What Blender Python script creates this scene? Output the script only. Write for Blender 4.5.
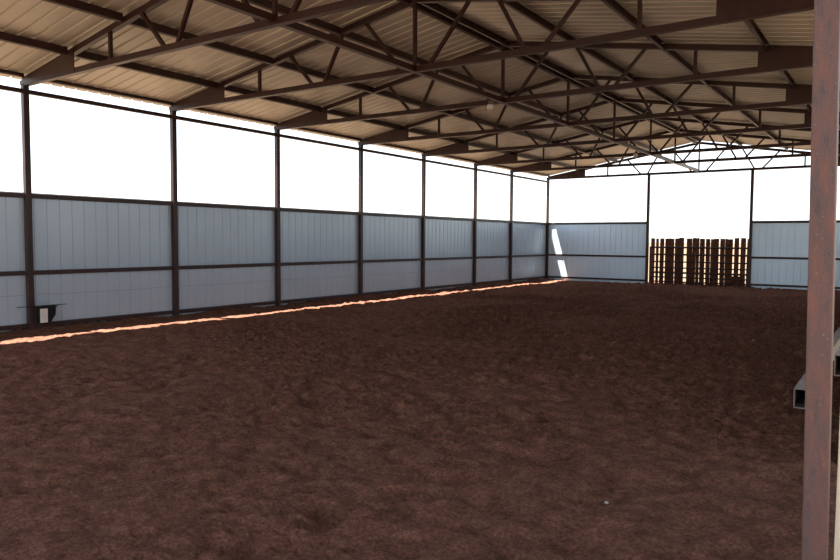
import bpy, bmesh, math, random
import numpy as np
from mathutils import Vector, Matrix

for o in list(bpy.data.objects):
    bpy.data.objects.remove(o)
random.seed(11)
S = bpy.context.scene
C = S.collection

# ------------------------------------------------------------------ camera
W = 12.19                                   # width of the arena, post line to post line (40 ft)
F_PX, PITCH, YAW, ROLL = 694.4, -3.322, 34.678, 0.397
CAM = Vector((12.456, 0.0, 1.672))
a, b, r = math.radians(PITCH), math.radians(YAW), math.radians(ROLL)
fw = Vector((-math.sin(b) * math.cos(a), math.cos(b) * math.cos(a), math.sin(a)))
rt = Vector((math.cos(b), math.sin(b), 0))
up = rt.cross(fw)
rt2, up2 = rt * math.cos(r) + up * math.sin(r), up * math.cos(r) - rt * math.sin(r)
cd = bpy.data.cameras.new('camera')
cd.sensor_width = 36
cd.lens = F_PX * 36 / 840
cd.clip_start, cd.clip_end = 0.05, 3000
cam = bpy.data.objects.new('camera', cd)
C.objects.link(cam)
M = Matrix((rt2, up2, -fw)).transposed().to_4x4()
M.translation = CAM
cam.matrix_world = M
S.camera = cam

# ------------------------------------------------------------------ light and exposure
S.view_settings.view_transform = 'Standard'
S.view_settings.look = 'None'
S.view_settings.exposure = 0.0
S.view_settings.gamma = 1
S.view_settings.use_curve_mapping = False
SUN_DIR = Vector((1.0, 0.7, -3.6)).normalized()      # the way the light travels
w = bpy.data.worlds.new('world')
S.world = w
w.use_nodes = True
nt = w.node_tree
nt.nodes.clear()
sky = nt.nodes.new('ShaderNodeTexSky')
sky.sky_type = 'NISHITA'
sky.sun_disc = False
sky.sun_elevation = math.asin(-SUN_DIR.z)
sky.sun_rotation = math.atan2(-SUN_DIR.x, -SUN_DIR.y)
sky.air_density, sky.dust_density, sky.ozone_density = 1.0, 0.6, 1.0
bg = nt.nodes.new('ShaderNodeBackground')
bg.inputs['Strength'].default_value = 0.38
wo = nt.nodes.new('ShaderNodeOutputWorld')
hs = nt.nodes.new('ShaderNodeHueSaturation')
hs.inputs['Saturation'].default_value = 0.40
nt.links.new(sky.outputs[0], hs.inputs['Color'])
nt.links.new(hs.outputs[0], bg.inputs[0])
nt.links.new(bg.outputs[0], wo.inputs[0])
sd = bpy.data.lights.new('sun', 'SUN')
sd.energy = 36.0
sd.angle = math.radians(0.6)
sd.color = (1.0, 0.95, 0.87)
sun = bpy.data.objects.new('sun', sd)
C.objects.link(sun)
sun.rotation_euler = SUN_DIR.to_track_quat('-Z', 'Y').to_euler()
S.cycles.max_bounces = 10
S.cycles.diffuse_bounces = 6
S.cycles.glossy_bounces = 5

# ------------------------------------------------------------------ materials
def newmat(name):
    m = bpy.data.materials.new(name)
    m.use_nodes = True
    n = m.node_tree
    return m, n, n.nodes['Principled BSDF']

def noise(n, scale, detail=4, rough=0.6, vec=None):
    t = n.nodes.new('ShaderNodeTexNoise')
    t.inputs['Scale'].default_value = scale
    t.inputs['Detail'].default_value = detail
    t.inputs['Roughness'].default_value = rough
    if vec is not None:
        n.links.new(vec, t.inputs['Vector'])
    return t

def ramp(n, src, stops):
    c = n.nodes.new('ShaderNodeValToRGB')
    el = c.color_ramp.elements
    el[0].position, el[0].color = stops[0][0], (*stops[0][1], 1)
    el[1].position, el[1].color = stops[-1][0], (*stops[-1][1], 1)
    for p, col in stops[1:-1]:
        e = el.new(p)
        e.color = (*col, 1)
    n.links.new(src, c.inputs[0])
    return c

def objco(n):
    return n.nodes.new('ShaderNodeTexCoord').outputs['Object']

def bump(n, bs, src, strength, dist):
    bp = n.nodes.new('ShaderNodeBump')
    bp.inputs['Strength'].default_value = strength
    bp.inputs['Distance'].default_value = dist
    n.links.new(src, bp.inputs['Height'])
    n.links.new(bp.outputs[0], bs.inputs['Normal'])

def mottled(name, stops, scale, rough=0.6, metal=0.0, bs_=0.0, bd=0.01, spec=0.5):
    m, n, bs = newmat(name)
    t = noise(n, scale, 6, 0.65, objco(n))
    c = ramp(n, t.outputs[0], stops)
    n.links.new(c.outputs[0], bs.inputs['Base Color'])
    bs.inputs['Roughness'].default_value = rough
    bs.inputs['Metallic'].default_value = metal
    bs.inputs['Specular IOR Level'].default_value = spec
    if bs_:
        bump(n, bs, t.outputs[0], bs_, bd)
    return m

M_STEEL = mottled('red_oxide_steel', [(0.35, (0.022, 0.0075, 0.0060)), (0.65, (0.036, 0.0125, 0.0100))], 5, 0.42, spec=0.4)
M_GREYST = mottled('weathered_grey_steel', [(0.3, (0.085, 0.066, 0.057)), (0.7, (0.17, 0.140, 0.125))], 9, 0.6, 0.1)
M_DARK = mottled('dark_gate_steel', [(0.3, (0.018, 0.015, 0.014)), (0.7, (0.04, 0.03, 0.027))], 6, 0.6, spec=0.3)
M_BLACK = mottled('black_rubber', [(0.3, (0.006, 0.006, 0.006)), (0.7, (0.012, 0.012, 0.012))], 8, 0.7, spec=0.2)
M_PALE = mottled('pale_plate', [(0.3, (0.55, 0.53, 0.48)), (0.7, (0.70, 0.68, 0.62))], 8, 0.6)
M_TIMBER = mottled('pale_timber', [(0.3, (0.62, 0.50, 0.36)), (0.7, (0.74, 0.62, 0.46))], 6, 0.75, spec=0.2)
M_PLANK = mottled('brown_planks', [(0.3, (0.065, 0.024, 0.015)), (0.7, (0.19, 0.072, 0.040))], 3, 0.85, spec=0.15)
M_LAMP = mottled('frosted_lamp_glass', [(0.3, (0.55, 0.55, 0.52)), (0.7, (0.7, 0.7, 0.66))], 6, 0.3)
M_CABLE = mottled('pale_conduit', [(0.3, (0.45, 0.43, 0.42)), (0.7, (0.55, 0.53, 0.52))], 6, 0.4)
M_STONE = mottled('pale_stone', [(0.3, (0.24, 0.20, 0.17)), (0.7, (0.36, 0.31, 0.27))], 10, 0.85)

# rusty weathered post near the camera
def post_mat():
    m, n, bs = newmat('rusted_post_steel')
    co = objco(n)
    mp = n.nodes.new('ShaderNodeMapping')
    mp.inputs['Scale'].default_value = (1, 1, 0.22)
    n.links.new(co, mp.inputs[0])
    t = noise(n, 30, 10, 0.82, mp.outputs[0])
    c = ramp(n, t.outputs[0], [(0.34, (0.056, 0.045, 0.047)), (0.45, (0.105, 0.068, 0.063)),
                               (0.56, (0.142, 0.070, 0.057)), (0.70, (0.200, 0.088, 0.060))])
    t2 = noise(n, 3.1, 3, 0.5, co)
    c2 = ramp(n, t2.outputs[0], [(0.64, (0, 0, 0)), (0.76, (0.7, 0.7, 0.7))])
    mx = n.nodes.new('ShaderNodeMix')
    mx.data_type = 'RGBA'
    n.links.new(c2.outputs[0], mx.inputs['Factor'])
    n.links.new(c.outputs[0], mx.inputs['A'])
    mx.inputs['B'].default_value = (0.34, 0.085, 0.025, 1)
    t3 = noise(n, 130, 2, 0.5, co)
    c3 = ramp(n, t3.outputs[0], [(0.70, (0, 0, 0)), (0.76, (0.5, 0.5, 0.5))])
    mx2 = n.nodes.new('ShaderNodeMix')
    mx2.data_type = 'RGBA'
    n.links.new(c3.outputs[0], mx2.inputs['Factor'])
    n.links.new(mx.outputs['Result'], mx2.inputs['A'])
    mx2.inputs['B'].default_value = (0.40, 0.33, 0.30, 1)
    n.links.new(mx2.outputs['Result'], bs.inputs['Base Color'])
    bs.inputs['Roughness'].default_value = 0.55
    bs.inputs['Specular IOR Level'].default_value = 0.3
    bump(n, bs, t.outputs[0], 0.25, 0.004)
    return m
M_POST = post_mat()

def sheet_mat(name, lo, hi, metal, rough):
    m, n, bs = newmat(name)
    co = objco(n)
    t = noise(n, 0.55, 3, 0.5, co)
    c = ramp(n, t.outputs[0], [(0.3, lo), (0.7, hi)])
    n.links.new(c.outputs[0], bs.inputs['Base Color'])
    bs.inputs['Metallic'].default_value = metal
    t2 = noise(n, 1.7, 4, 0.6, co)
    mr = n.nodes.new('ShaderNodeMapRange')
    mr.inputs['To Min'].default_value = rough - 0.07
    mr.inputs['To Max'].default_value = rough + 0.07
    n.links.new(t2.outputs[0], mr.inputs['Value'])
    n.links.new(mr.outputs[0], bs.inputs['Roughness'])
    return m
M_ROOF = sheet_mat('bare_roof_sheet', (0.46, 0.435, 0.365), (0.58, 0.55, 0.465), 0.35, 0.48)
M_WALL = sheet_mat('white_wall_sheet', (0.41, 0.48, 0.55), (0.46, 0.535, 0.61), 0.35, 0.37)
M_WALL_B = sheet_mat('lit_tone_back_wall_sheet', (0.62, 0.77, 0.90), (0.67, 0.82, 0.95), 0.25, 0.37)  # same wall sheet, with the back wall's brighter light put into its colour

def dirt_mat(name, lo, mid, hi, fine=True):
    m, n, bs = newmat(name)
    co = objco(n)
    t = noise(n, 5.0, 9, 0.76, co)
    c = ramp(n, t.outputs[0], [(0.36, lo), (0.5, mid), (0.64, hi)])
    t2 = noise(n, 42, 6, 0.75, co)
    c2 = ramp(n, t2.outputs[0], [(0.32, (0.42, 0.41, 0.40)), (0.50, (1.0, 1.0, 1.0)), (0.68, (1.55, 1.52, 1.48))])
    mx = n.nodes.new('ShaderNodeMix')
    mx.data_type = 'RGBA'
    mx.blend_type = 'MULTIPLY'
    mx.inputs['Factor'].default_value = 1
    n.links.new(c.outputs[0], mx.inputs['A'])
    n.links.new(c2.outputs[0], mx.inputs['B'])
    n.links.new(mx.outputs['Result'], bs.inputs['Base Color'])
    bs.inputs['Roughness'].default_value = 1.0
    bs.inputs['Specular IOR Level'].default_value = 0.05
    if fine:
        t3 = noise(n, 38, 9, 0.78, co)
        bump(n, bs, t3.outputs[0], 1.0, 0.06)
    return m
M_DIRT = dirt_mat('arena_dirt', (0.128, 0.060, 0.040), (0.208, 0.098, 0.065), (0.285, 0.138, 0.092))
M_OUT = dirt_mat('open_dirt', (0.104, 0.073, 0.049), (0.125, 0.088, 0.060), (0.144, 0.103, 0.071), fine=False)

# ------------------------------------------------------------------ mesh helpers
def link_mesh(name, verts, faces, mat, parent=None, smooth=False):
    me = bpy.data.meshes.new(name)
    me.from_pydata([tuple(v) for v in verts], [], faces)
    me.update()
    bm = bmesh.new()
    bm.from_mesh(me)
    bmesh.ops.recalc_face_normals(bm, faces=bm.faces)
    bm.to_mesh(me)
    bm.free()
    me.materials.append(mat)
    if smooth:
        me.polygons.foreach_set('use_smooth', [True] * len(me.polygons))
    o = bpy.data.objects.new(name, me)
    C.objects.link(o)
    if parent:
        o.parent = parent
    return o

def tag(o, label, cat, group=None):
    o['label'], o['category'] = label, cat
    if group:
        o['group'] = group
    return o

def struct(o):
    o['kind'] = 'structure'
    return o

def empty(name, loc):
    o = bpy.data.objects.new(name, None)
    o.empty_display_size = 0.2
    o.location = loc
    C.objects.link(o)
    return o

def addbox(V, Fc, x0, x1, y0, y1, z0, z1):
    k = len(V)
    V += [(x0, y0, z0), (x1, y0, z0), (x1, y1, z0), (x0, y1, z0), (x0, y0, z1), (x1, y0, z1), (x1, y1, z1), (x0, y1, z1)]
    Fc += [tuple(k + i for i in f) for f in ((0, 3, 2, 1), (4, 5, 6, 7), (0, 1, 5, 4), (1, 2, 6, 5), (2, 3, 7, 6), (3, 0, 4, 7))]

def bevelled(o, width=0.006):
    md = o.modifiers.new('bevel', 'BEVEL')
    md.width = width
    md.segments = 2
    md.limit_method = 'ANGLE'
    return o

def box(name, x0, x1, y0, y1, z0, z1, mat, parent=None, origin=None, bev=0.006):
    """square tube or plate; verts are written relative to origin"""
    V, Fc = [], []
    addbox(V, Fc, x0, x1, y0, y1, z0, z1)
    og = Vector(origin) if origin is not None else (Vector((0, 0, 0)) if parent else Vector(((x0 + x1) / 2, (y0 + y1) / 2, z0)))
    V = [Vector(v) - og for v in V]
    o = link_mesh(name, V, Fc, mat, parent)
    if not parent:
        o.location = og
    if bev:
        bevelled(o, bev)
    return o

def bar(name, p, q, wd, dp, mat, parent, bev=0.004):
    """a straight bar from p to q lying in a Y plane; wd across in the plane, dp along Y"""
    p, q = Vector(p), Vector(q)
    d = (q - p).normalized()
    s = Vector((0, 1, 0))
    u = d.cross(s).normalized()
    V = []
    for e in (p, q):
        for i, j in ((-1, -1), (1, -1), (1, 1), (-1, 1)):
            V.append(e + u * (wd / 2 * i) + s * (dp / 2 * j))
    Fc = [(0, 1, 2, 3), (4, 5, 6, 7), (0, 1, 5, 4), (1, 2, 6, 5), (2, 3, 7, 6), (3, 0, 4, 7)]
    o = link_mesh(name, V, Fc, mat, parent)
    if bev:
        bevelled(o, bev)
    return o

def angle_bar(name, p, q, wd, mat, parent):
    """an L shaped angle iron from p to q in a Y plane"""
    p, q = Vector(p), Vector(q)
    d = (q - p).normalized()
    s = Vector((0, 1, 0))
    u = d.cross(s).normalized()
    t = 0.006
    prof = [(-wd / 2, -wd / 2), (wd / 2, -wd / 2), (wd / 2, -wd / 2 + t), (-wd / 2 + t, -wd / 2 + t), (-wd / 2 + t, wd / 2), (-wd / 2, wd / 2)]
    V = [e + u * x + s * y for e in (p, q) for x, y in prof]
    n = len(prof)
    Fc = [tuple(range(n)), tuple(range(n, 2 * n))] + [(i, (i + 1) % n, (i + 1) % n + n, i + n) for i in range(n)]
    return link_mesh(name, V, Fc, mat, parent)

def cyl(name, p, q, rad, mat, parent=None, n=10, rad2=None):
    p, q = Vector(p), Vector(q)
    d = (q - p).normalized()
    u = d.orthogonal().normalized()
    v = d.cross(u)
    V = []
    for e, rr in ((p, rad), (q, rad if rad2 is None else rad2)):
        V += [e + (u * math.cos(2 * math.pi * i / n) + v * math.sin(2 * math.pi * i / n)) * rr for i in range(n)]
    Fc = [tuple(range(n)), tuple(range(n, 2 * n))] + [(i, (i + 1) % n, (i + 1) % n + n, i + n) for i in range(n)]
    return link_mesh(name, V, Fc, mat, parent)

def lathe(name, prof, mat, parent=None, n=18, loc=(0, 0, 0)):
    V, Fc = [], []
    for rr, z in prof:
        V += [(loc[0] + rr * math.cos(2 * math.pi * i / n), loc[1] + rr * math.sin(2 * math.pi * i / n), loc[2] + z) for i in range(n)]
    for k in range(len(prof) - 1):
        Fc += [(k * n + i, k * n + (i + 1) % n, (k + 1) * n + (i + 1) % n, (k + 1) * n + i) for i in range(n)]
    Fc += [tuple(range(n)), tuple(range((len(prof) - 1) * n, len(prof) * n))]
    return link_mesh(name, V, Fc, mat, parent, smooth=True)

# ------------------------------------------------------------------ dimensions
YF = {-2: 0.4, -1: 3.1, 0: 6.06, 1: 9.01, 2: 11.92, 3: 15.07, 4: 18.17, 5: 21.41, 6: 24.18, 7: 27.54}   # frames, near to far
YH = YF[7]
Z_BC = 4.325            # centre of the trusses' bottom chord
SL = 0.168              # roof pitch
CH = 0.09               # chord size
Z_U = 4.325             # underside of the top chord at the wall line
GATE0, GATE1 = 4.25, 7.95
ROOF_Y0, ROOF_Y1 = 0.32, YH + 0.16
sheet_z = lambda x: Z_U + CH * 1.014 + 0.026 + SL * (x if x < W / 2 else W - x)

# ------------------------------------------------------------------ ground
def vnoise(X, Y, sc, seed):
    rs = np.random.RandomState(seed)
    G = rs.rand(256, 256)
    x, y = X * sc + 37.3, Y * sc + 11.7
    xi, yi = np.floor(x).astype(int), np.floor(y).astype(int)
    fx, fy = x - xi, y - yi
    fx, fy = fx * fx * (3 - 2 * fx), fy * fy * (3 - 2 * fy)
    g = lambda i, j: G[i % 256, j % 256]
    return (g(xi, yi) * (1 - fx) + g(xi + 1, yi) * fx) * (1 - fy) + (g(xi, yi + 1) * (1 - fx) + g(xi + 1, yi + 1) * fx) * fy - 0.5

def ground_h(X, Y):
    h = 0.05 * vnoise(X, Y, 0.45, 1) + 0.030 * vnoise(X, Y, 1.6, 2) + 0.030 * vnoise(X, Y, 3.7, 3)
    h += 0.024 * vnoise(X, Y, 7.3, 4) + 0.020 * vnoise(X, Y, 14.0, 5)
    rough = np.clip(vnoise(X, Y, 0.8, 21) * 1.6 + 0.75, 0.25, 1.3)                              # some patches are more churned
    rough = rough * np.clip(0.6 + (Y - 4.0) / 4.0, 0.6, 2.3)                                    # trodden flat by the entrance, loose further in
    h += rough * (0.035 * np.clip(vnoise(X, Y, 11.0, 6) - 0.13, 0, 1) + 0.065 * np.clip(vnoise(X, Y, 19.0, 16) - 0.12, 0, 1)
                  + 0.034 * vnoise(X, Y, 27.0, 17))                                            # clods
    h *= 0.6 + 0.4 * np.clip((X - 0.7) / 1.2, 0, 1)
    n = vnoise(X, Y, 4.6, 7) * np.clip((X - 0.7) / 1.2, 0, 1)
    h -= 0.085 * np.clip(n - 0.12, 0, 1) * 3.0 * np.clip(vnoise(X, Y, 1.1, 8) + 0.7, 0, 1)     # hoof prints
    h += 0.03 * np.abs(vnoise(X, Y, 6.1, 9))
    # dirt pushed up along the wall
    h += 0.058 * np.exp(-((X - 0.0) / 0.32) ** 2) * (1 + 1.3 * vnoise(X, Y, 1.3, 12)) * (X > -0.6)
    return h

def edge_fade(X, Y, x0, x1, y0, y1):
    m = np.minimum(np.minimum(X - x0, x1 - X), np.minimum(Y - y0, y1 - Y))
    return np.clip(m / 0.4, 0, 1)

GX0, GX1, GY0, GY1 = -0.9, W + 1.4, 0.2, YH + 1.6
xs = np.linspace(GX0, GX1, 600)
ys = np.concatenate([np.arange(GY0, 8, 0.021), np.arange(8, 16, 0.035), np.linspace(16, GY1, 150)])
XX, YY = np.meshgrid(xs, ys, indexing='ij')
ZZ = ground_h(XX, YY) * edge_fade(XX, YY, GX0, GX1, GY0, GY1)
nx, ny = XX.shape
idx = np.arange(nx * ny).reshape(nx, ny)
quads = np.stack([idx[:-1, :-1], idx[1:, :-1], idx[1:, 1:], idx[:-1, 1:]], -1).reshape(-1, 4)
me = bpy.data.meshes.new('floor')
me.vertices.add(nx * ny)
me.vertices.foreach_set('co', np.stack([XX, YY, ZZ], -1).astype(np.float32).ravel())
me.loops.add(quads.size)
me.loops.foreach_set('vertex_index', quads.ravel().astype(np.int32))
me.polygons.add(len(quads))
me.polygons.foreach_set('loop_start', np.arange(0, quads.size, 4, dtype=np.int32))
me.polygons.foreach_set('use_smooth', np.ones(len(quads), dtype=bool))
me.update(calc_edges=True)
me.materials.append(M_DIRT)
fl = bpy.data.objects.new('floor', me)
C.objects.link(fl)
struct(fl)

R = 900
V = [(-R, -R, 0), (GX0, -R, 0), (GX1, -R, 0), (R, -R, 0), (-R, GY0, 0), (GX0, GY0, 0), (GX1, GY0, 0), (R, GY0, 0),
     (-R, GY1, 0), (GX0, GY1, 0), (GX1, GY1, 0), (R, GY1, 0), (-R, R, 0), (GX0, R, 0), (GX1, R, 0), (R, R, 0)]
Fc = [(i + j * 4, i + 1 + j * 4, i + 5 + j * 4, i + 4 + j * 4) for j in range(3) for i in range(3) if not (i == 1 and j == 1)]
struct(link_mesh('ground_outside', V, Fc, M_OUT))
def gz(x, y):
    return float(ground_h(np.array([x]), np.array([y]))[0])

# ------------------------------------------------------------------ ribbed sheets
PITCH_R = 0.2286
def rib_profile(t0, t1, rh, phase=0.0, hb=0.026, ht=0.011):
    """(along, out) points of a ribbed sheet's section between t0 and t1"""
    pts = [(t0, 0.0)]
    k = math.ceil((t0 + 0.03 - phase) / PITCH_R)
    while True:
        c = phase + k * PITCH_R
        if c > t1 - 0.03:
            break
        pts += [(c - hb, 0), (c - ht, rh), (c + ht, rh), (c + hb, 0)]
        k += 1
    pts.append((t1, 0.0))
    return pts

def solid(o, t):
    md = o.modifiers.new('thickness', 'SOLIDIFY')
    md.thickness = t
    md.offset = 0
    return o

def wall_sheet(name, along, t0, t1, plane, out, z0, z1):
    """along: 'x' or 'y'; plane: the sheet's fixed coordinate; out: sign of the rib direction"""
    V, Fc = [], []
    P = rib_profile(t0, t1, 0.011, 0.0, 0.014, 0.008)
    for t, h in P:
        for z in (z0, z1):
            V.append((plane + out * h, t, z) if along == 'y' else (t, plane + out * h, z))
    for i in range(len(P) - 1):
        Fc.append((2 * i, 2 * i + 2, 2 * i + 3, 2 * i + 1))
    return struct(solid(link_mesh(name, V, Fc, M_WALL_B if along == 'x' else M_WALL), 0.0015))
Z_PT = 2.442
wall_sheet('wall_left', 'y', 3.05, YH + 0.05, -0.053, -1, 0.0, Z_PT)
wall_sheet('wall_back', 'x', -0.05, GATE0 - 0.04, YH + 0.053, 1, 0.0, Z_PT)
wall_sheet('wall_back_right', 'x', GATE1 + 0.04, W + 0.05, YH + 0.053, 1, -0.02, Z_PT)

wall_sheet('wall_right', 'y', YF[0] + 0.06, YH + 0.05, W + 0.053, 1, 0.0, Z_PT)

def roof_sheet(name, x0, x1):
    V, Fc = [], []
    P = rib_profile(ROOF_Y0, ROOF_Y1, 0.030)
    for t, h in P:
        for x in (x0, (x0 + x1) / 2, x1):
            V.append((x, t, sheet_z(x) + h))
    for i in range(len(P) - 1):
        for j in (0, 1):
            Fc.append((3 * i + j, 3 * i + 3 + j, 3 * i + 4 + j, 3 * i + 1 + j))
    return struct(solid(link_mesh(name, V, Fc, M_ROOF), 0.0015))
roof_sheet('ceiling', -0.245, W / 2 - 0.005)
roof_sheet('ceiling_right', W / 2 + 0.005, W + 0.28)
zr = sheet_z(W / 2)
V = []
for y in (ROOF_Y0 - 0.01, ROOF_Y1 + 0.01):
    V += [(W / 2 - 0.2, y, zr - 0.2 * SL + 0.036), (W / 2, y, zr + 0.042), (W / 2 + 0.2, y, zr - 0.2 * SL + 0.036)]
struct(solid(link_mesh('trim_1', V, [(0, 1, 4, 3), (1, 2, 5, 4)], M_ROOF), 0.002))

# ------------------------------------------------------------------ posts
ORD = ['first', 'second', 'third', 'fourth', 'fifth', 'sixth', 'seventh', 'eighth']
Z_PTOP = Z_BC - CH / 2
def post(x, y, top, mat, label, group=None, h=0.05, lean=0.0):
    t = empty('steel_post', (x, y, 0))
    t.rotation_euler = (0, lean, 0)
    box('shaft', -h, h, -h, h, -0.25, top - 0.008, mat, t, bev=0.008)
    box('cap_plate', -0.055, 0.055, -0.055, 0.055, top - 0.008, top, mat, t, bev=0.002)
    return tag(t, label, 'post', group)
for k in range(8):
    if k == 0:
        lab = 'dark steel side wall post with the black feed trough at its foot'
    elif k == 7:
        lab = 'dark steel corner post where the long panelled wall meets the back wall'
    else:
        lab = f'dark steel side wall post, {ORD[k]} counting back from the feed trough'
    post(0, YF[k], Z_PTOP, M_STEEL, lab, 'posts of the long panelled wall')
post(W + 0.038, YF[-1], Z_PTOP, M_POST, 'rusty square steel post in the near foreground beside the open tube rails', None, 0.043, -0.0145)
for k in range(0, 8):
    lab = 'steel corner post at the camera side of the back wall' if k == 7 else f'steel post of the camera side wall, {ORD[k]} behind the rusty foreground post'
    post(W, YF[k], Z_PTOP, M_STEEL, lab, 'posts of the camera side wall')
post(GATE0, YH, Z_PTOP, M_STEEL, 'dark steel gate post at the left edge of the plank gate opening')
post(GATE1, YH, Z_PTOP, M_STEEL, 'dark steel gate post at the right edge of the plank gate opening')

# ------------------------------------------------------------------ wall rails between posts
def bay_name(k):
    return 'just nearer than the feed trough' if k < 0 else f'{ORD[k]} bay behind the feed trough post'
LEVELS = [('top', 2.385, 0.075), ('middle', 1.05, 0.075), ('bottom', 0.125, 0.075), ('eave', 4.165, 0.07)]
for k in range(-1, 7):
    for nm, z, t in LEVELS:
        o = box('wall_rail', -0.05, 0.025, YF[k] + 0.05, YF[k + 1] - 0.05, z - t / 2, z + t / 2, M_STEEL, bev=0.004)
        tag(o, (f'dark side wall rail under the roof edge, {bay_name(k)}' if nm == 'eave' else f'dark {nm} rail of the side wall, {bay_name(k)}'), 'rail', 'rails of the long panelled wall')
for nm, z, t in LEVELS[:3]:
    for side, x0, x1 in (('corner', 0.05, GATE0 - 0.05), ('open side', GATE1 + 0.05, W - 0.05)):
        if nm == 'middle':
            z = 1.065 if side == 'corner' else 1.11
        o = box('wall_rail', x0, x1, YH + 0.015, YH + 0.05, z - t / 2, z + t / 2, M_STEEL, bev=0.004)
        tag(o, f'dark {nm} rail of the back wall between the plank gate and the {side if side == "open side" else "sunlit corner"}', 'rail', 'rails of the back wall')

# ------------------------------------------------------------------ trusses
def truss(k):
    y = YF[k]
    zo = {7: -0.03, 0: -0.03}.get(k, 0.0)
    t = empty('roof_truss', (W / 2, y, Z_BC + zo))
    L = lambda x, z: (x - W / 2, 0, z - Z_BC)
    bc = Z_BC
    tc = lambda x: Z_U + CH / 2 * 1.014 + SL * (x if x <= W / 2 else W - x)
    bar('bottom_chord', L(-0.06, bc), L(W + 0.06, bc), CH, CH, M_STEEL, t)
    bar('top_chord', L(0.0, tc(0.0)), L(W / 2, tc(W / 2)), CH, CH * 0.98, M_STEEL, t)
    bar('top_chord', L(W / 2, tc(W / 2)), L(W, tc(W)), CH, CH * 0.98, M_STEEL, t)
    for m in (0, 1):
        X = (lambda x: x) if m == 0 else (lambda x: W - x)
        # gusset plate over the heel
        V = []
        for yy in (-0.055, -0.043):
            for x, z in ((-0.06, bc - 0.02), (1.66, bc - 0.02), (1.66, tc(1.66) + 0.03), (-0.06, tc(0) - 0.01)):
                p = L(X(x), z)
                V.append((p[0], yy, p[2]))
        link_mesh('gusset_plate', V, [(0, 1, 2, 3), (4, 5, 6, 7), (0, 1, 5, 4), (1, 2, 6, 5), (2, 3, 7, 6), (3, 0, 4, 7)], M_STEEL, t)
        zb, zt = bc + CH / 2 - 0.01, lambda x: tc(x) - CH / 2 + 0.01
        for xa, xb in ((2.59, 2.59), (3.40, 3.91), (4.62, 4.20), (5.12, 5.82)):
            angle_bar('web', L(X(xb), zb), L(X(xa), zt(xa)), 0.05, M_STEEL, t)
    angle_bar('web', L(W / 2, bc + CH / 2 - 0.01), L(W / 2, tc(W / 2) - CH / 2), 0.05, M_STEEL, t)
    if k == 7:
        lab = 'dark steel roof truss on the back wall with bright sky behind it'
    elif k < 0:
        lab = ['dark steel roof truss at the near open end', 'dark steel roof truss carried by the rusty foreground post'][k + 2]
    else:
        lab = f'dark roof truss over the {"feed trough post" if k == 0 else ORD[k] + " side wall post counting from the feed trough"}'
    return tag(t, lab, 'truss', 'roof trusses')
for k in range(-2, 8):
    truss(k)

# ------------------------------------------------------------------ purlins between trusses
P_LINES = [(0.06, 'along the far side eave'), (1.45, 'first above the far side eave'), (2.97, 'second above the far side eave'), (4.58, 'third above the far side eave'),
           (W / 2 - 0.10, 'at the ridge, far side'), (W / 2 + 0.10, 'at the ridge, camera side'),
           (W - 4.58, 'third above the camera side eave'), (W - 3.10, 'second above the camera side eave'), (W - 1.53, 'first above the camera side eave'), (W - 0.06, 'along the camera side eave')]
def span_name(k):
    return 'just nearer than the feed trough' if k < 0 else f'{ORD[k]} bay behind the feed trough'
def purlin(x, k, nm):
    z1 = sheet_z(x) - 0.004
    y0, y1 = YF[k] + 0.047, YF[k + 1] - 0.047
    s = -1 if x < W / 2 else 1
    d, f, t, lip = (0.055 if x < 0.1 or x > W - 0.1 else 0.115), 0.055, 0.004, 0.016
    # C section, its open side towards the eave
    prof = [(0, 0), (s * f, 0), (s * f, -lip), (s * (f - t), -lip), (s * (f - t), -t), (s * t, -t), (s * t, -d + t), (s * (f - t), -d + t), (s * (f - t), -d + lip), (s * f, -d + lip), (s * f, -d), (0, -d)]
    tilt = SL * (1 if x < W / 2 else -1)
    V = [(px - s * f / 2, yy, pz + tilt * px) for yy in (0, y1 - y0) for px, pz in prof]
    n = len(prof)
    Fc = [tuple(range(n)), tuple(range(n, 2 * n))] + [(i, (i + 1) % n, (i + 1) % n + n, i + n) for i in range(n)]
    o = link_mesh('roof_purlin', V, Fc, M_STEEL)
    o.location = (x, y0, z1 - 0.002)
    tag(o, f'dark purlin {nm}, ' + (span_name(k) if k >= -1 else 'at the near roof end'), 'purlin', 'roof purlins')
for k in range(-2, 7):
    for x, nm in P_LINES:
        purlin(x, k, nm)

# lengthwise brace at mid span, level with the bottom chords
for k in range(-1, 7):
    zo = 0.0
    o = box('truss_brace', 6.1 - 0.045, 6.1 + 0.045, YF[k] + CH / 2, YF[k + 1] - CH / 2, Z_BC - 0.045 + zo, Z_BC + 0.045 + zo, M_STEEL, bev=0.004)
    tag(o, f'dark tube brace linking the truss middles, {span_name(k)}', 'brace', 'lengthwise braces at mid span')

# ------------------------------------------------------------------ lamps and conduit
def lamp(x, y, z, tilt, label):
    t = empty('pendant_lamp', (x, y, z))
    t.rotation_euler = (tilt, math.radians(12), 0)
    lathe('lamp_housing', [(0.012, 0.0), (0.02, -0.01), (0.045, -0.02), (0.05, -0.075), (0.046, -0.08)], M_GREYST, t)
    lathe('lamp_globe', [(0.046, -0.08), (0.058, -0.10), (0.062, -0.13), (0.055, -0.165), (0.035, -0.19), (0.01, -0.197)], M_LAMP, t)
    return tag(t, label, 'lamp', 'lamps under the mid span brace')
lamp(6.1, 11.46, Z_BC - 0.058, 0.15, 'small pale jar lamp hanging from the brace, the nearer one')
lamp(6.1, 20.08, Z_BC - 0.058, 0.0, 'small grey lamp hanging from the brace, the farther one')
o = cyl('conduit', (0, 0, 0), (0, 2.6, 0), 0.012, M_CABLE)
o.location = (6.1 - 0.02, YF[1] + 0.12, Z_BC + 0.058)
tag(o, 'thin pale conduit lying on the mid span brace before the nearer lamp', 'conduit')

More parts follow.
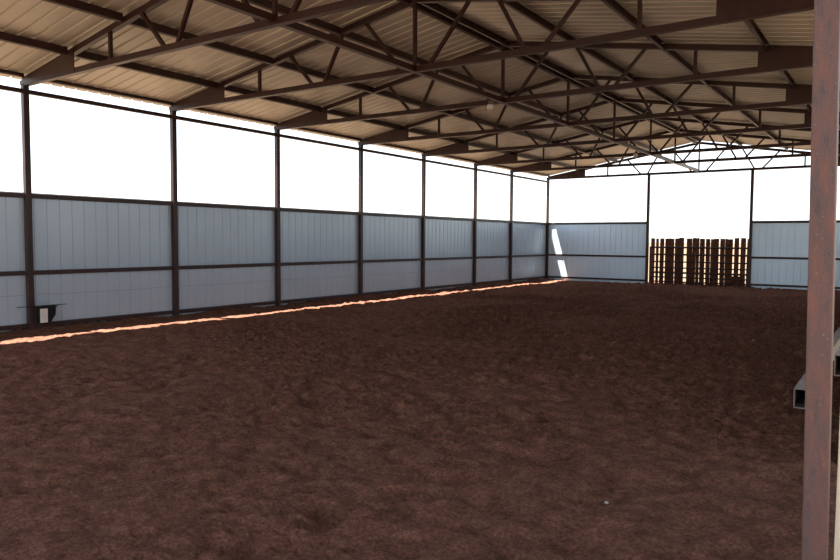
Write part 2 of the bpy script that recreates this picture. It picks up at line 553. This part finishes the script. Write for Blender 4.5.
# ------------------------------------------------------------------ gate and plank fence in the back opening
GZ0 = 0.06
t = empty('metal_gate', ((GATE0 + GATE1) / 2, YH + 0.10, 0.0))
hw = (GATE1 - GATE0) / 2 - 0.09
for z in (1.44, 1.16, 0.885, 0.655, 0.455, 0.285, 0.115):
    cyl('gate_rail', (-hw, 0, z), (hw, 0, z), 0.026 if z < 1.4 else 0.034, M_DARK, t, 10)
for x in (-hw, hw):
    cyl('gate_stile', (x, 0, 0.06), (x, 0, 1.47), 0.026, M_DARK, t, 10)
for x in (-0.35 * hw, 0.4 * hw):
    box('gate_stay', x - 0.02, x + 0.02, -0.028, -0.022, 0.1, 1.45, M_DARK, t, bev=0)
for z in (0.3, 1.2):
    box('hinge', hw + 0.0, hw + 0.05, -0.015, 0.015, z - 0.03, z + 0.03, M_DARK, t, bev=0.003)
tag(t, 'dark tube gate with seven rails standing in front of the brown planks', 'gate')

PL = [(4.283, 4.414), (4.479, 4.564), (4.628, 4.77), (4.834, 5.007), (5.012, 5.165), (5.203, 5.354), (5.359, 5.516), (5.653, 5.838), (5.85, 5.96), (5.991, 6.094), (6.131, 6.294),
      (6.354, 6.492), (6.516, 6.653), (6.67, 6.8), (6.859, 7.006), (7.035, 7.146), (7.151, 7.279), (7.354, 7.497), (7.565, 7.724), (7.781, 7.92)]
t = empty('plank_fence', ((GATE0 + GATE1) / 2, YH + 0.42, 0.0))
cx = (GATE0 + GATE1) / 2
for i, (x0, x1) in enumerate(PL):
    top = 1.79 + random.uniform(-0.02, 0.02)
    lean = random.uniform(-0.006, 0.006)
    V, Fc = [], []
    addbox(V, Fc, x0 - cx - 0.009, x1 - cx + 0.009, -0.014, 0.014, 0.0 - 0.1, top)
    V = [(x + lean * (z / 1.8) * 2, y, z + (0.02 * random.uniform(-1, 1) if z > 1 else 0)) for j, (x, y, z) in enumerate(V)]
    bevelled(link_mesh('plank', V, Fc, M_PLANK, t), 0.003)
for z in (0.455, 1.16):
    box('fence_rail', -1.85, 1.85, 0.0141, 0.054, z - 0.035, z + 0.035, M_PLANK, t, bev=0.004)
bevelled(box('low_board', 7.09 - cx, 7.74 - cx, 0.0141, 0.04, 0.02, 0.39, M_PLANK, t, bev=0), 0.003)
tag(t, 'fence of gappy brown upright planks behind the tube gate', 'fence')

# ------------------------------------------------------------------ black feed trough by the nearest side wall post
t = empty('feed_trough', (0.0, 6.3, 0.13))
V = []
for x, sh in ((0.056, 0.0), (0.15, 0.02)):
    for y, z in ((6.12, 0.44), (6.45, 0.44), (6.44, 0.30), (6.35, 0.165), (6.12, 0.165)):
        V.append((x, y - 6.3 - sh * (1 if y > 6.3 else -0.0), z - 0.13))
k = 5
Fc = [tuple(range(5)), tuple(range(5, 10))] + [(i, (i + 1) % 5, (i + 1) % 5 + 5, i + 5) for i in range(5)]
bevelled(link_mesh('bin', V, Fc, M_BLACK, t), 0.008)
box('rim', 0.056, 0.16, -0.19, 0.155, 0.31, 0.328, M_BLACK, t, bev=0.004)
pl = box('label_plate', 0.152, 0.160, -0.155, -0.025, 0.045, 0.29, M_PALE, t, bev=0.002)
pl['label'] = 'pale upright plate on the front'
cyl('hanger_rod', (0.067, -0.50, 0.336), (0.067, 0.36, 0.336), 0.006, M_BLACK, t, 8)
tag(t, 'black rubber feed trough with a pale front plate at the foot of the side wall', 'trough')

# wire strung along the inside of the posts
V, Fc = [], []
pts = []
for k in range(-1, 7):
    for u in np.linspace(0, 1, 9)[:-1]:
        pts.append((YF[k] * (1 - u) + YF[k + 1] * u, 0.675 - 0.02 * 4 * u * (1 - u)))
pts.append((YF[7] - 0.06, 0.675))
n = 6
for y, z in pts:
    V += [(0.0535 + 0.0022 * math.cos(2 * math.pi * i / n), y, z + 0.0022 * math.sin(2 * math.pi * i / n)) for i in range(n)]
for j in range(len(pts) - 1):
    Fc += [(j * n + i, j * n + (i + 1) % n, (j + 1) * n + (i + 1) % n, (j + 1) * n + i) for i in range(n)]
tag(link_mesh('wire_strand', V, Fc, M_GREYST), 'thin wire strung across the lower half of the side wall panels', 'wire')

# ------------------------------------------------------------------ open-ended tube rails by the foreground post, timber stub
def tube_rail(x0, x1, z0, z1, ya, yb, label):
    t = 0.004
    V = []
    for y in (ya, yb):
        V += [(x0, y, z0), (x1, y, z0), (x1, y, z1), (x0, y, z1), (x0 + t, y, z0 + t), (x1 - t, y, z0 + t), (x1 - t, y, z1 - t), (x0 + t, y, z1 - t)]
    Fc = []
    for e in (0, 8):
        Fc += [(e + i, e + (i + 1) % 4, e + 4 + (i + 1) % 4, e + 4 + i) for i in range(4)]
    for e in (0, 4):
        Fc += [(e + i, e + (i + 1) % 4, e + 8 + (i + 1) % 4, e + 8 + i) for i in range(4)]
    o = link_mesh('tube_rail', [(x - x0, y - ya, z - z0) for x, y, z in V], Fc, M_GREYST)
    o.location = (x0, ya, z0)
    return tag(o, label, 'rail')
tube_rail(12.092, 12.14, 0.945, 1.032, 3.42, 6.11, 'grey open-ended tube rail, its cut end showing left of the rusty foreground post')
tube_rail(12.24, 12.29, 1.105, 1.195, 3.42, 6.11, 'grey open-ended tube rail, its cut end showing right of the rusty foreground post')
o = box('timber_stub', 12.236, 12.39, 4.0, 4.12, -0.1, 1.05, M_TIMBER, bev=0.006)
tag(o, 'pale timber stub standing upright just right of the rusty foreground post', 'timber')

# ------------------------------------------------------------------ loose pale stones on the dirt
def stone(x, y, rad, label):
    bm = bmesh.new()
    bmesh.ops.create_icosphere(bm, subdivisions=2, radius=rad)
    for v in bm.verts:
        v.co *= random.uniform(0.82, 1.15)
        v.co.z *= 0.65
    me = bpy.data.meshes.new('stone')
    bm.to_mesh(me)
    bm.free()
    me.materials.append(M_STONE)
    o = bpy.data.objects.new('stone', me)
    C.objects.link(o)
    o.location = (x, y, gz(x, y) + rad * 0.3)
    return tag(o, label, 'stone', 'loose stones on the dirt')
stone(10.475, 12.68, 0.035, 'small pale stone alone on the dark dirt well beyond the foreground post')
stone(10.98, 4.23, 0.014, 'small pale pebble on the near dirt')
